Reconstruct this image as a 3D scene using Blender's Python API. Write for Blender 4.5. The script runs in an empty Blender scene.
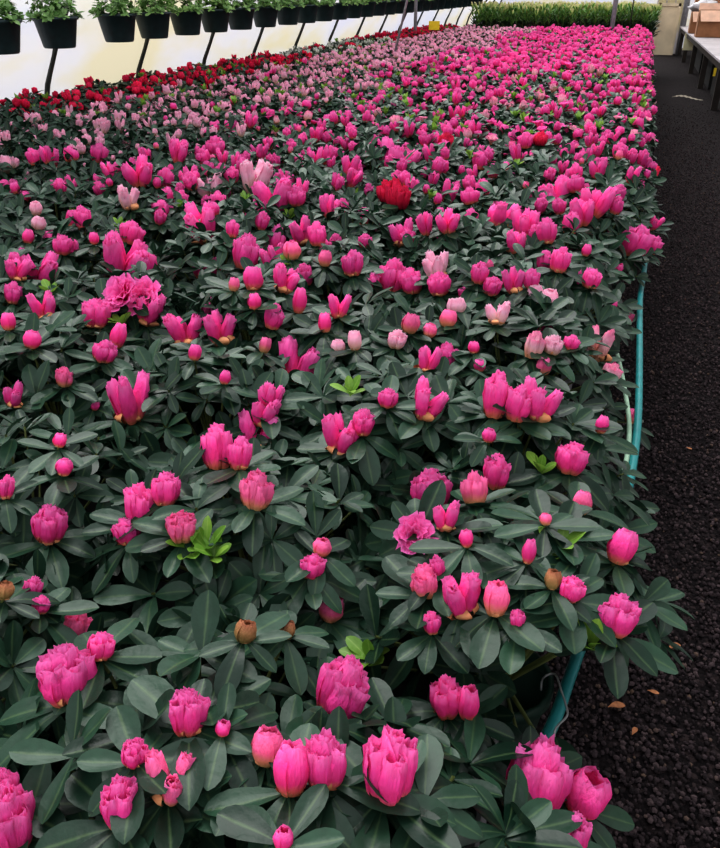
import bpy, math, random
import numpy as np
from mathutils import Vector, Matrix, noise

PI = math.pi
SC = bpy.context.scene
COL = SC.collection
rng = random.Random(7)
NR = np.random.RandomState(11)

# ------------------------------------------------------------------ camera
FPX = 776.0
CAM = Vector((0, 0, 1.6))
PITCH = math.atan(436 / FPX)
YAW = math.atan(290 * math.cos(PITCH) / FPX)
FWD = Vector((-math.sin(YAW) * math.cos(PITCH), math.cos(YAW) * math.cos(PITCH), -math.sin(PITCH)))
RGT = Vector((math.cos(YAW), math.sin(YAW), 0))
UPV = RGT.cross(FWD)
cd = bpy.data.cameras.new('camera')
cam = bpy.data.objects.new('camera', cd)
COL.objects.link(cam)
cd.sensor_fit = 'VERTICAL'
cd.sensor_height = 24
cd.lens = FPX / 848 * 24
cd.clip_start = 0.02
cd.clip_end = 200
m = Matrix((RGT, UPV, -FWD)).transposed().to_4x4()
m.translation = CAM
cam.matrix_world = m
SC.camera = cam


def ray(x, y):
    return FWD + RGT * ((x - 360) / FPX) + UPV * ((424 - y) / FPX)


def at_z(x, y, z):
    """photo measurement -> point on the level z"""
    d = ray(x, y)
    return CAM + d * ((z - CAM.z) / d.z)


def depth_of(p):
    return (p - CAM).dot(FWD)


# --------------------------------------------------------------- materials
def new_mat(name):
    mt = bpy.data.materials.new(name)
    mt.use_nodes = True
    nt = mt.node_tree
    nt.nodes.clear()
    out = nt.nodes.new('ShaderNodeOutputMaterial')
    return mt, nt, out


def N(nt, t, **kw):
    n = nt.nodes.new(t)
    for k, v in kw.items():
        if k in n.inputs:
            n.inputs[k].default_value = v
        else:
            setattr(n, k, v)
    return n


def ramp(nt, stops, fac=None):
    r = nt.nodes.new('ShaderNodeValToRGB')
    e = r.color_ramp.elements
    while len(e) < len(stops):
        e.new(0.5)
    for q, (p, c) in zip(e, stops):
        q.position = p
        q.color = (*c, 1)
    if fac is not None:
        nt.links.new(fac, r.inputs[0])
    return r


def simple(name, col, rough=0.6, noise=0.15, scale=20, metal=0.0, bump=0.0, spec=0.4):
    mt, nt, out = new_mat(name)
    b = N(nt, 'ShaderNodeBsdfPrincipled')
    b.inputs['Roughness'].default_value = rough
    b.inputs['Metallic'].default_value = metal
    b.inputs['Specular IOR Level'].default_value = spec
    tc = N(nt, 'ShaderNodeTexCoord')
    nz = N(nt, 'ShaderNodeTexNoise')
    nz.inputs['Scale'].default_value = scale
    nz.inputs['Detail'].default_value = 5
    nt.links.new(tc.outputs['Object'], nz.inputs['Vector'])
    lo = tuple(c * (1 - noise) for c in col)
    hi = tuple(min(1, c * (1 + noise)) for c in col)
    r = ramp(nt, [(0.3, lo), (0.7, hi)], nz.outputs['Fac'])
    nt.links.new(r.outputs[0], b.inputs['Base Color'])
    if bump:
        bp = N(nt, 'ShaderNodeBump')
        bp.inputs['Strength'].default_value = bump
        nt.links.new(nz.outputs['Fac'], bp.inputs['Height'])
        nt.links.new(bp.outputs[0], b.inputs['Normal'])
    nt.links.new(b.outputs[0], out.inputs[0])
    return mt


def leaf_mat(name, dark, light, rib, rough=0.42, trans=0.12, spec=0.5):
    mt, nt, out = new_mat(name)
    at = N(nt, 'ShaderNodeAttribute', attribute_name='Col')
    sep = N(nt, 'ShaderNodeSeparateColor')
    nt.links.new(at.outputs['Color'], sep.inputs[0])
    oi = N(nt, 'ShaderNodeObjectInfo')
    r = ramp(nt, [(0.0, dark), (1.0, light)], sep.outputs[0])
    # midrib: narrow band near the centre line
    rb = ramp(nt, [(0.0, (1, 1, 1)), (0.16, (0, 0, 0))], sep.outputs[1])
    mx = N(nt, 'ShaderNodeMix', data_type='RGBA')
    ml = N(nt, 'ShaderNodeMath', operation='MULTIPLY')
    ml.inputs[1].default_value = 0.55
    nt.links.new(rb.outputs[0], ml.inputs[0])
    nt.links.new(ml.outputs[0], mx.inputs[0])
    nt.links.new(r.outputs[0], mx.inputs[6])
    mx.inputs[7].default_value = (*rib, 1)
    # faint mottling
    tc = N(nt, 'ShaderNodeTexCoord')
    nz = N(nt, 'ShaderNodeTexNoise')
    nz.inputs['Scale'].default_value = 70
    nz.inputs['Detail'].default_value = 3
    nt.links.new(tc.outputs['Object'], nz.inputs['Vector'])
    hs = N(nt, 'ShaderNodeHueSaturation')
    mr = N(nt, 'ShaderNodeMapRange')
    mr.inputs[3].default_value = 0.72
    mr.inputs[4].default_value = 1.28
    nt.links.new(nz.outputs['Fac'], mr.inputs[0])
    nt.links.new(mr.outputs[0], hs.inputs['Value'])
    nt.links.new(mx.outputs[2], hs.inputs['Color'])
    b = N(nt, 'ShaderNodeBsdfPrincipled')
    b.inputs['Roughness'].default_value = rough
    b.inputs['Specular IOR Level'].default_value = spec
    nt.links.new(hs.outputs[0], b.inputs['Base Color'])
    bp = N(nt, 'ShaderNodeBump')
    bp.inputs['Strength'].default_value = 0.25
    bp.inputs['Distance'].default_value = 0.004
    nt.links.new(nz.outputs['Fac'], bp.inputs['Height'])
    nt.links.new(bp.outputs[0], b.inputs['Normal'])
    tr = N(nt, 'ShaderNodeBsdfTranslucent')
    nt.links.new(hs.outputs[0], tr.inputs[0])
    ms = N(nt, 'ShaderNodeMixShader')
    ms.inputs[0].default_value = trans
    nt.links.new(b.outputs[0], ms.inputs[1])
    nt.links.new(tr.outputs[0], ms.inputs[2])
    nt.links.new(ms.outputs[0], out.inputs[0])
    return mt


def petal_mat(name, stops, trans=0.3, vary=0.35):
    mt, nt, out = new_mat(name)
    at = N(nt, 'ShaderNodeAttribute', attribute_name='Col')
    sep = N(nt, 'ShaderNodeSeparateColor')
    nt.links.new(at.outputs['Color'], sep.inputs[0])
    r = ramp(nt, stops, sep.outputs[2])
    tc = N(nt, 'ShaderNodeTexCoord')
    mp = N(nt, 'ShaderNodeMapping')
    mp.inputs['Scale'].default_value = (14, 14, 2.5)
    nt.links.new(tc.outputs['Object'], mp.inputs[0])
    nz = N(nt, 'ShaderNodeTexNoise')
    nz.inputs['Scale'].default_value = 1.0
    nz.inputs['Detail'].default_value = 3
    nt.links.new(mp.outputs[0], nz.inputs['Vector'])
    oi = N(nt, 'ShaderNodeObjectInfo')
    a1 = N(nt, 'ShaderNodeMath', operation='ADD')
    nt.links.new(nz.outputs['Fac'], a1.inputs[0])
    nt.links.new(sep.outputs[0], a1.inputs[1])
    a2 = N(nt, 'ShaderNodeMath', operation='ADD')
    nt.links.new(a1.outputs[0], a2.inputs[0])
    nt.links.new(oi.outputs['Random'], a2.inputs[1])
    mr = N(nt, 'ShaderNodeMapRange')
    mr.inputs[1].default_value = 0.4
    mr.inputs[2].default_value = 2.4
    mr.inputs[3].default_value = 1 - vary
    mr.inputs[4].default_value = 1 + vary * 0.6
    nt.links.new(a2.outputs[0], mr.inputs[0])
    hs = N(nt, 'ShaderNodeHueSaturation')
    nt.links.new(r.outputs[0], hs.inputs['Color'])
    nt.links.new(mr.outputs[0], hs.inputs['Value'])
    b = N(nt, 'ShaderNodeBsdfPrincipled')
    b.inputs['Roughness'].default_value = 0.55
    b.inputs['Specular IOR Level'].default_value = 0.12
    nt.links.new(hs.outputs[0], b.inputs['Base Color'])
    bp = N(nt, 'ShaderNodeBump')
    bp.inputs['Strength'].default_value = 0.3
    bp.inputs['Distance'].default_value = 0.05
    nt.links.new(nz.outputs['Fac'], bp.inputs['Height'])
    nt.links.new(bp.outputs[0], b.inputs['Normal'])
    tr = N(nt, 'ShaderNodeBsdfTranslucent')
    nt.links.new(hs.outputs[0], tr.inputs[0])
    ms = N(nt, 'ShaderNodeMixShader')
    ms.inputs[0].default_value = trans
    nt.links.new(b.outputs[0], ms.inputs[1])
    nt.links.new(tr.outputs[0], ms.inputs[2])
    nt.links.new(ms.outputs[0], out.inputs[0])
    return mt


M = {}
M['leaf'] = leaf_mat('azalea_leaf', (0.005, 0.021, 0.012), (0.028, 0.072, 0.042), (0.09, 0.15, 0.065), rough=.34, spec=.32)
M['shoot'] = leaf_mat('fresh_shoot', (0.12, 0.27, 0.03), (0.26, 0.44, 0.07), (0.35, 0.5, 0.12), trans=0.3)
M['stem'] = simple('green_brown_stem', (0.13, 0.16, 0.045), 0.6, 0.35, 30)
M['hot'] = petal_mat('hot_pink_petal', [(0.0, (0.62, 0.26, 0.09)), (0.17, (0.90, 0.20, 0.20)),
                                        (0.32, (0.94, 0.065, 0.32)), (0.66, (0.98, 0.095, 0.45)), (1.0, (1.0, 0.28, 0.66))], vary=.19, trans=.38)
M['pale'] = petal_mat('pale_pink_petal', [(0.0, (0.62, 0.45, 0.22)), (0.25, (0.93, 0.62, 0.58)),
                                          (0.6, (1.0, 0.60, 0.76)), (0.85, (1.0, 0.50, 0.68)), (1.0, (1.0, 0.80, 0.92))], vary=.15, trans=.4)
M['peach'] = petal_mat('peach_bud_petal', [(0.0, (0.50, 0.34, 0.12)), (0.24, (0.88, 0.34, 0.22)),
                                           (0.5, (0.95, 0.16, 0.36)), (1.0, (0.99, 0.24, 0.54))], vary=.2)
M['rose'] = petal_mat('light_rose_petal', [(0.0, (0.88, 0.45, 0.20)), (0.3, (0.95, 0.50, 0.42)),
                                           (0.65, (0.96, 0.55, 0.66)), (1.0, (0.98, 0.28, 0.52))], vary=.2)
M['tan'] = petal_mat('tan_bud_petal', [(0.0, (0.26, 0.22, 0.07)), (0.5, (0.42, 0.24, 0.10)), (1.0, (0.50, 0.20, 0.12))])
M['red'] = petal_mat('red_petal', [(0.0, (0.30, 0.01, 0.03)), (0.5, (0.80, 0.018, 0.08)), (1.0, (0.92, 0.045, 0.16))])
M['white'] = petal_mat('white_petal', [(0.0, (0.5, 0.55, 0.3)), (0.5, (0.8, 0.8, 0.72)), (1.0, (0.85, 0.85, 0.8))], vary=0.2)
M['scale'] = simple('bud_scale', (0.50, 0.22, 0.10), 0.55, 0.5, 3)
M['pot'] = simple('green_plastic_pot', (0.015, 0.05, 0.035), 0.45, 0.2)
M['basket'] = simple('dark_green_basket', (0.014, 0.034, 0.036), 0.5, 0.25)
M['soil'] = simple('soil', (0.03, 0.02, 0.013), 0.95, 0.4, 80, bump=0.5)
M['steel'] = simple('galvanised_steel', (0.33, 0.33, 0.34), 0.45, 0.2, 30, metal=0.6)
M['greypost'] = simple('grey_post', (0.22, 0.22, 0.24), 0.5, 0.2, 20)
M['darksteel'] = simple('dark_hoop_pipe', (0.045, 0.05, 0.042), 0.5, 0.3, 12)
M['benchmesh'] = simple('dark_bench_mesh', (0.015, 0.015, 0.014), 0.9, 0.3, 60)
M['teal'] = simple('teal_hose', (0.012, 0.20, 0.205), 0.4, 0.15, 30)
M['palehose'] = simple('pale_hose', (0.30, 0.45, 0.33), 0.5, 0.15, 30)
M['paper'] = simple('tan_paper', (0.42, 0.35, 0.25), 0.8, 0.2, 20)
M['card'] = simple('brown_cardboard', (0.36, 0.17, 0.085), 0.8, 0.15, 8)
M['cardlight'] = simple('inner_cardboard', (0.85, 0.56, 0.42), 0.8, 0.12, 8)
M['plastic'] = simple('white_plastic_bag', (0.70, 0.68, 0.72), 0.4, 0.12, 10, bump=0.4)
M['tabletop'] = simple('weathered_white_tabletop', (0.42, 0.39, 0.41), 0.55, 0.2, 5)
M['darkwood'] = simple('dark_wood', (0.035, 0.025, 0.02), 0.7, 0.35, 8)
M['crate'] = simple('black_crate', (0.008, 0.007, 0.007), 0.8, 0.3, 8)
M['ply'] = simple('beige_plywood', (0.72, 0.60, 0.43), 0.7, 0.14, 3)
M['cream'] = simple('cream_card', (0.78, 0.70, 0.45), 0.7, 0.08, 8)
M['yellow'] = simple('yellow_card', (0.85, 0.62, 0.03), 0.5, 0.08, 8)
M['dryleaf'] = simple('dry_leaf', (0.34, 0.14, 0.06), 0.8, 0.4, 60)
M['basketleaf'] = leaf_mat('basket_leaf', (0.08, 0.20, 0.04), (0.34, 0.55, 0.20), (0.3, 0.42, 0.16), trans=0.25)
M['lilyleaf'] = leaf_mat('lily_leaf', (0.05, 0.15, 0.03), (0.22, 0.42, 0.09), (0.2, 0.34, 0.1), trans=0.25)
M['lilybud'] = petal_mat('lily_bud', [(0.0, (0.26, 0.40, 0.10)), (0.6, (0.60, 0.66, 0.26)), (1.0, (0.78, 0.70, 0.42))], vary=0.15)
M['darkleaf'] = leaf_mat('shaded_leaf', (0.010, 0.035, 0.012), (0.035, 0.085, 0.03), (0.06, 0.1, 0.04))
M['dirt'] = simple('pale_dirt', (0.30, 0.26, 0.21), 0.9, 0.3, 15)


def film_mat():
    mt, nt, out = new_mat('white_film')
    tc = N(nt, 'ShaderNodeTexCoord')
    mp = N(nt, 'ShaderNodeMapping')
    mp.inputs['Scale'].default_value = (1.0, 0.45, 1.3)
    nt.links.new(tc.outputs['Object'], mp.inputs[0])
    nz = N(nt, 'ShaderNodeTexNoise')
    nz.inputs['Scale'].default_value = 1.1
    nz.inputs['Detail'].default_value = 4
    nt.links.new(mp.outputs[0], nz.inputs['Vector'])
    r = ramp(nt, [(0.38, (0.66, 0.66, 0.74)), (0.5, (0.70, 0.68, 0.68)), (0.62, (0.70, 0.64, 0.47))], nz.outputs['Fac'])
    b = N(nt, 'ShaderNodeBsdfDiffuse')
    t = N(nt, 'ShaderNodeBsdfTranslucent')
    nt.links.new(r.outputs[0], b.inputs[0])
    nt.links.new(r.outputs[0], t.inputs[0])
    ms = N(nt, 'ShaderNodeMixShader')
    ms.inputs[0].default_value = 0.55
    nt.links.new(b.outputs[0], ms.inputs[1])
    nt.links.new(t.outputs[0], ms.inputs[2])
    nt.links.new(ms.outputs[0], out.inputs[0])
    return mt


def gravel_mat(name, stones=False):
    mt, nt, out = new_mat(name)
    b = N(nt, 'ShaderNodeBsdfPrincipled')
    b.inputs['Roughness'].default_value = 0.9
    b.inputs['Specular IOR Level'].default_value = 0.12
    tc = N(nt, 'ShaderNodeTexCoord')
    if stones:
        at = N(nt, 'ShaderNodeAttribute', attribute_name='Col')
        sep = N(nt, 'ShaderNodeSeparateColor')
        nt.links.new(at.outputs['Color'], sep.inputs[0])
        r = ramp(nt, [(0.0, (0.014, 0.011, 0.012)), (0.6, (0.048, 0.035, 0.039)), (0.96, (0.09, 0.065, 0.068)), (1.0, (0.12, 0.08, 0.06))], sep.outputs[0])
    else:
        v = N(nt, 'ShaderNodeTexVoronoi')
        v.inputs['Scale'].default_value = 85
        nt.links.new(tc.outputs['Object'], v.inputs['Vector'])
        s2 = N(nt, 'ShaderNodeSeparateColor')
        nt.links.new(v.outputs['Color'], s2.inputs[0])
        n2 = N(nt, 'ShaderNodeTexNoise')
        n2.inputs['Scale'].default_value = 1.6
        n2.inputs['Detail'].default_value = 6
        nt.links.new(tc.outputs['Object'], n2.inputs['Vector'])
        r0 = ramp(nt, [(0.0, (0.004, 0.003, 0.004)), (0.7, (0.013, 0.0095, 0.0105)), (1.0, (0.036, 0.025, 0.026))], s2.outputs[0])
        mx = N(nt, 'ShaderNodeMix', data_type='RGBA')
        fr = ramp(nt, [(0.5, (0, 0, 0)), (0.75, (0.6, 0.6, 0.6))], n2.outputs['Fac'])
        nt.links.new(fr.outputs[0], mx.inputs[0])
        nt.links.new(r0.outputs[0], mx.inputs[6])
        mx.inputs[7].default_value = (0.013, 0.0095, 0.0095, 1)
        r = mx
        bp = N(nt, 'ShaderNodeBump')
        bp.inputs['Strength'].default_value = 0.9
        bp.inputs['Distance'].default_value = 0.01
        bp.invert = True
        nt.links.new(v.outputs['Distance'], bp.inputs['Height'])
        nt.links.new(bp.outputs[0], b.inputs['Normal'])
    nt.links.new(r.outputs[2] if not stones else r.outputs[0], b.inputs['Base Color'])
    nt.links.new(b.outputs[0], out.inputs[0])
    return mt


M['film'] = film_mat()
M['gravel'] = gravel_mat('black_gravel_floor')
M['stones'] = gravel_mat('black_gravel_stones', True)


# ----------------------------------------------------------- mesh utilities
def mesh_from(name, V, F, C=None, mat=None):
    me = bpy.data.meshes.new(name)
    me.from_pydata([tuple(v) for v in V] if not isinstance(V, np.ndarray) else V.tolist(), [], F if isinstance(F, list) else F.tolist())
    if C is not None:
        ca = me.color_attributes.new('Col', 'FLOAT_COLOR', 'POINT')
        C = np.asarray(C, dtype=np.float32)
        a = np.ones((len(C), 4), dtype=np.float32)
        a[:, :3] = C
        ca.data.foreach_set('color', a.ravel())
    me.polygons.foreach_set('use_smooth', [True] * len(me.polygons))
    if mat is not None:
        me.materials.append(mat)
    me.update()
    return me


def link(name, me, parent=None, loc=None, flat=False):
    o = bpy.data.objects.new(name, me)
    COL.objects.link(o)
    if parent is not None:
        o.parent = parent
    if loc is not None:
        o.location = loc
    if flat and me is not None:
        me.polygons.foreach_set('use_smooth', [False] * len(me.polygons))
    return o


def tag(o, label=None, cat=None, group=None, kind=None):
    if label:
        o['label'] = label
    if cat:
        o['category'] = cat
    if group:
        o['group'] = group
    if kind:
        o['kind'] = kind
    return o


class MB:
    """collects boxes, tubes and sheets into one mesh"""

    def __init__(s):
        s.v = []
        s.f = []

    def box(s, x0, x1, y0, y1, z0, z1, bev=0.0):
        b = len(s.v)
        s.v += [(x, y, z) for z in (z0, z1) for (x, y) in ((x0, y0), (x1, y0), (x1, y1), (x0, y1))]
        s.f += [[b + i for i in q] for q in ((3, 2, 1, 0), (4, 5, 6, 7), (0, 1, 5, 4), (1, 2, 6, 5), (2, 3, 7, 6), (3, 0, 4, 7))]
        return s

    def tube(s, pts, r, n=8, cap=True):
        pts = [Vector(p) for p in pts]
        rs = r if isinstance(r, (list, tuple)) else [r] * len(pts)
        b = len(s.v)
        for i, p in enumerate(pts):
            d = (pts[min(i + 1, len(pts) - 1)] - pts[max(i - 1, 0)]).normalized()
            a = Vector((0, 0, 1)) if abs(d.z) < 0.9 else Vector((0, 1, 0))
            x = d.cross(a).normalized()
            y = d.cross(x)
            for k in range(n):
                t = 2 * PI * k / n
                s.v.append(tuple(p + (x * math.cos(t) + y * math.sin(t)) * rs[i]))
        for i in range(len(pts) - 1):
            for k in range(n):
                k2 = (k + 1) % n
                s.f.append([b + i * n + k, b + i * n + k2, b + (i + 1) * n + k2, b + (i + 1) * n + k])
        if cap:
            s.f.append([b + k for k in range(n)][::-1])
            s.f.append([b + (len(pts) - 1) * n + k for k in range(n)])
        return s

    def lathe(s, prof, n=24, c=(0, 0), sq=0.0):
        b = len(s.v)
        for r, z in prof:
            for k in range(n):
                t = 2 * PI * k / n
                s.v.append((c[0] + r * math.cos(t), c[1] + r * math.sin(t), z))
        for i in range(len(prof) - 1):
            for k in range(n):
                k2 = (k + 1) % n
                s.f.append([b + i * n + k, b + i * n + k2, b + (i + 1) * n + k2, b + (i + 1) * n + k])
        return s

    def mesh(s, name, mat):
        return mesh_from(name, s.v, s.f, None, mat)

    def build(s, name, mat, parent=None, loc=None, flat=True):
        return link(name, s.mesh(name, mat), parent, loc, flat)


# ----------------------------------------------------------------- leaves
def leaf_template(rows, hw, cols, droop, fold, wave=0.0):
    V, C = [], []
    for s, w in zip(rows, hw):
        for u in cols:
            z = abs(u) * w * fold - droop * s * s + wave * math.sin(s * 7 + u) * w
            V.append((u * w * 1.22, s, z))
            C.append((0, abs(u), s))
    nc = len(cols)
    F = [[i * nc + j, i * nc + j + 1, (i + 1) * nc + j + 1, (i + 1) * nc + j] for i in range(len(rows) - 1) for j in range(nc - 1)]
    return np.array(V), np.array(F), np.array(C, dtype=float)


RH = [0, .07, .2, .36, .54, .70, .84, .94, 1.0]
WH = [.022, .03, .075, .125, .165, .172, .14, .085, .012]
HI = [leaf_template(RH, WH, [-1, -.5, 0, .5, 1], d, f, w) for d, f, w in
      ((.02, .30, .0), (.12, .22, .1), (.22, .35, .0), (.32, .2, .15), (-.08, .4, .05))]
LO = [leaf_template([0, .3, .68, 1.0], [.02, .13, .18, .02], [-1, 0, 1], d, f) for d, f in ((.02, .3), (.15, .2), (.3, .3))]


class Leaves:
    def __init__(s, templates):
        s.T = templates
        s.items = [[] for _ in templates]

    def add(s, pos, out, up, length, width=1.0):
        y = out.normalized()
        x = y.cross(up)
        if x.length < 1e-4:
            x = y.orthogonal()
        x.normalize()
        z = x.cross(y)
        s.items[rng.randrange(len(s.T))].append(((x * length * width), y * length, z * length, pos, rng.random()))

    def whorl(s, pos, n, num, length, el=(50, 95), w=1.0):
        n = n.normalized()
        a = n.orthogonal().normalized()
        b = n.cross(a)
        t0 = rng.random() * 2 * PI
        for k in range(num):
            t = t0 + 2 * PI * k / num + rng.uniform(-.3, .3)
            e = math.radians(rng.uniform(*el))
            d = n * math.cos(e) + (a * math.cos(t) + b * math.sin(t)) * math.sin(e)
            s.add(pos - n * rng.uniform(0, .012), d, n if e < 1.9 else n, length * rng.uniform(.72, 1.12), w * rng.uniform(.85, 1.12))

    def mesh(s, name, mat):
        VV, FF, CC, base = [], [], [], 0
        for (V, F, C), it in zip(s.T, s.items):
            if not it:
                continue
            X = np.array([tuple(i[0]) for i in it])
            Y = np.array([tuple(i[1]) for i in it])
            Z = np.array([tuple(i[2]) for i in it])
            P = np.array([tuple(i[3]) for i in it])
            Rn = np.array([i[4] for i in it])
            W = (V[None, :, 0, None] * X[:, None, :] + V[None, :, 1, None] * Y[:, None, :] + V[None, :, 2, None] * Z[:, None, :] + P[:, None, :])
            m_, k = W.shape[:2]
            VV.append(W.reshape(-1, 3))
            FF.append((F[None] + (np.arange(m_) * k)[:, None, None]).reshape(-1, 4) + base)
            c = np.repeat(C[None], m_, 0)
            c[:, :, 0] = Rn[:, None]
            CC.append(c.reshape(-1, 3))
            base += m_ * k
        return mesh_from(name, np.concatenate(VV), np.concatenate(FF), np.concatenate(CC), mat)


# ----------------------------------------------------------------- blooms
def petal(acc, mat4, H, R, a0, span, layer, openness, rnd, nu, nv):
    V, F, C = acc
    b = len(V)
    ph = rnd.random() * 6
    tone = rnd.random()
    bend = rnd.uniform(-.06, .06)
    for j in range(nv):
        v = j / (nv - 1)
        if openness < 0.5:
            prof = 0.30 + 0.70 * math.sin(PI * min(1, (0.10 + 0.79 * v))) ** 0.8
            if v > .8:
                prof += openness * (v - .8) * 2.2
        else:
            prof = 0.22 + 0.25 * v + 1.25 * v ** 2.2 * openness
        for i in range(nu):
            u = -1 + 2 * i / (nu - 1)
            sp = span * (1 - .06 * v ** 3)
            ang = a0 + u * sp
            ruf = v * v * (math.sin(u * 6 + ph) * .10 + math.sin(u * 13 + ph * 2) * .05)
            r = R * prof * (layer + .10 * u) + R * ruf * (1.2 + openness)
            z = H * (v * (1 - .10 * abs(u) ** 2.4 * v)) * (1 - .25 * max(0, openness - .5) * v) + H * .022 * v * v * math.sin(u * 8 + ph)
            if openness > .5:
                z *= .62
            p = mat4 @ Vector((r * math.cos(ang) + bend * v * R, r * math.sin(ang), z))
            if nu > 4:
                p = p + noise.noise_vector(p * 4.5 + Vector((ph, 0, 0))) * .07 * v + noise.noise_vector(p * 11) * .022 * v
            V.append(tuple(p))
            C.append((tone, abs(u), v * (.94 - .1 * abs(u)) + .06 * rnd.random()))
    for j in range(nv - 1):
        for i in range(nu - 1):
            F.append([b + j * nu + i, b + j * nu + i + 1, b + (j + 1) * nu + i + 1, b + (j + 1) * nu + i])


def floret(acc, pos, tilt, az, H, R, openness, rnd, hi=True, layers=3):
    mt = Matrix.Translation(pos) @ Matrix.Rotation(az, 4, 'Z') @ Matrix.Rotation(tilt, 4, 'Y')
    nu, nv = (8, 9) if hi else (4, 4)
    for L in range(layers):
        k = 3 if L < 2 else 2
        if openness > .5:
            k = 5 if L == 0 else 4
        for q in range(k):
            petal(acc, mt, H * (1 - .06 * (layers - 1 - L) * (1 if openness > .5 else -.9) * rnd.uniform(.3, 1)), R,
                  2 * PI * q / k + L * 1.1 + rnd.uniform(-.2, .2), PI / k * 1.45, 1.0 - .24 * (layers - 1 - L) if openness <= .5 else .55 + .45 * (2 - L) / 2,
                  openness, rnd, nu, nv)


def bloom_mesh(kind, seed, hi=True):
    rnd = random.Random(seed)
    acc = ([], [], [])
    Ly = 3 if hi else 1
    if kind == 'bud':
        floret(acc, Vector((0, 0, 0)), 0, 0, 1.0, .40, 0.0, rnd, hi, 2 if hi else 1)
    elif kind == 'cone':
        floret(acc, Vector((0, 0, .08)), 0, rnd.random() * 6, .92, .24, .25, rnd, hi, Ly)
        k = 5 if hi else 4
        for q in range(k):
            a = 2 * PI * q / k + rnd.uniform(-.25, .25)
            floret(acc, Vector((.13 * math.cos(a), .13 * math.sin(a), 0)), rnd.uniform(.10, .20), a, rnd.uniform(.72, .92), .215, rnd.uniform(.1, .4), rnd, hi, Ly - (1 if hi else 0))
    elif kind == 'trio':
        k = rnd.choice((2, 3, 3))
        for q in range(k + 1):
            a = 2 * PI * q / (k + 1) + rnd.uniform(-.3, .3)
            floret(acc, Vector((.10 * math.cos(a), .10 * math.sin(a), 0)), rnd.uniform(.28, .55), a, rnd.uniform(.75, 1.02), .225, rnd.uniform(.1, .45), rnd, hi, Ly)
    elif kind == 'open':
        floret(acc, Vector((0, 0, 0)), 0, 0, 1.0, .42, .9, rnd, hi, 3 if hi else 2)
        if hi:
            floret(acc, Vector((0, 0, .1)), .2, 1, .7, .26, .7, rnd, hi, 2)
    V = np.array(acc[0])
    ext = max(V[:, 0].max() - V[:, 0].min(), V[:, 1].max() - V[:, 1].min())
    V[:, 0] = (V[:, 0] - (V[:, 0].max() + V[:, 0].min()) / 2) / ext
    V[:, 1] = (V[:, 1] - (V[:, 1].max() + V[:, 1].min()) / 2) / ext
    if kind != 'open':
        V[:, 2] /= V[:, 2].max()
    return mesh_from('blossom_' + kind, V, acc[1], acc[2], M['hot'])


def scale_mesh(seed):
    rnd = random.Random(seed)
    acc = ([], [], [])
    for q in range(5):
        petal(acc, Matrix.Identity(4), rnd.uniform(.14, .30), .33, 2 * PI * q / 5, .5, 1.0, 0.0, rnd, 4, 5)
    V = [(x, y, z - .02) for x, y, z in acc[0]]
    return mesh_from('bud_scales', V, acc[1], acc[2], M['scale'])


BM = {k: [bloom_mesh(k, 10 * i + len(k)) for i in range(n)] for k, n in (('bud', 3), ('cone', 6), ('trio', 6), ('open', 3))}
BL = {k: [bloom_mesh(k, 77 + 10 * i + len(k), False) for i in range(n)] for k, n in (('bud', 2), ('cone', 4), ('trio', 4), ('open', 2))}
SCALES = [scale_mesh(i) for i in range(3)]


def orient(n, spin):
    z = n.normalized()
    x = z.orthogonal().normalized()
    y = z.cross(x)
    return Matrix((x, y, z)).transposed().to_4x4() @ Matrix.Rotation(spin, 4, 'Z')


def add_bloom(parent, me, mat, base, n, w, h, scales=False):
    """base in the parent's local space"""
    o = link('blossom', me, parent)
    mt = orient(n, rng.random() * 6.28)
    o.matrix_local = Matrix.Translation(base) @ mt @ Matrix.Diagonal((w, w, h, 1))
    o.material_slots[0].link = 'OBJECT'
    o.material_slots[0].material = mat
    if scales:
        link('bud_scales', rng.choice(SCALES), o)
    return o


# ------------------------------------------------------------ azalea plants
RAD = 0.235
TOP = 0.93
BENCH = 0.52


def dome(r):
    q = min(r / RAD, 1.25)
    return TOP - 0.10 * q * q - 0.06 * q ** 5


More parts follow.
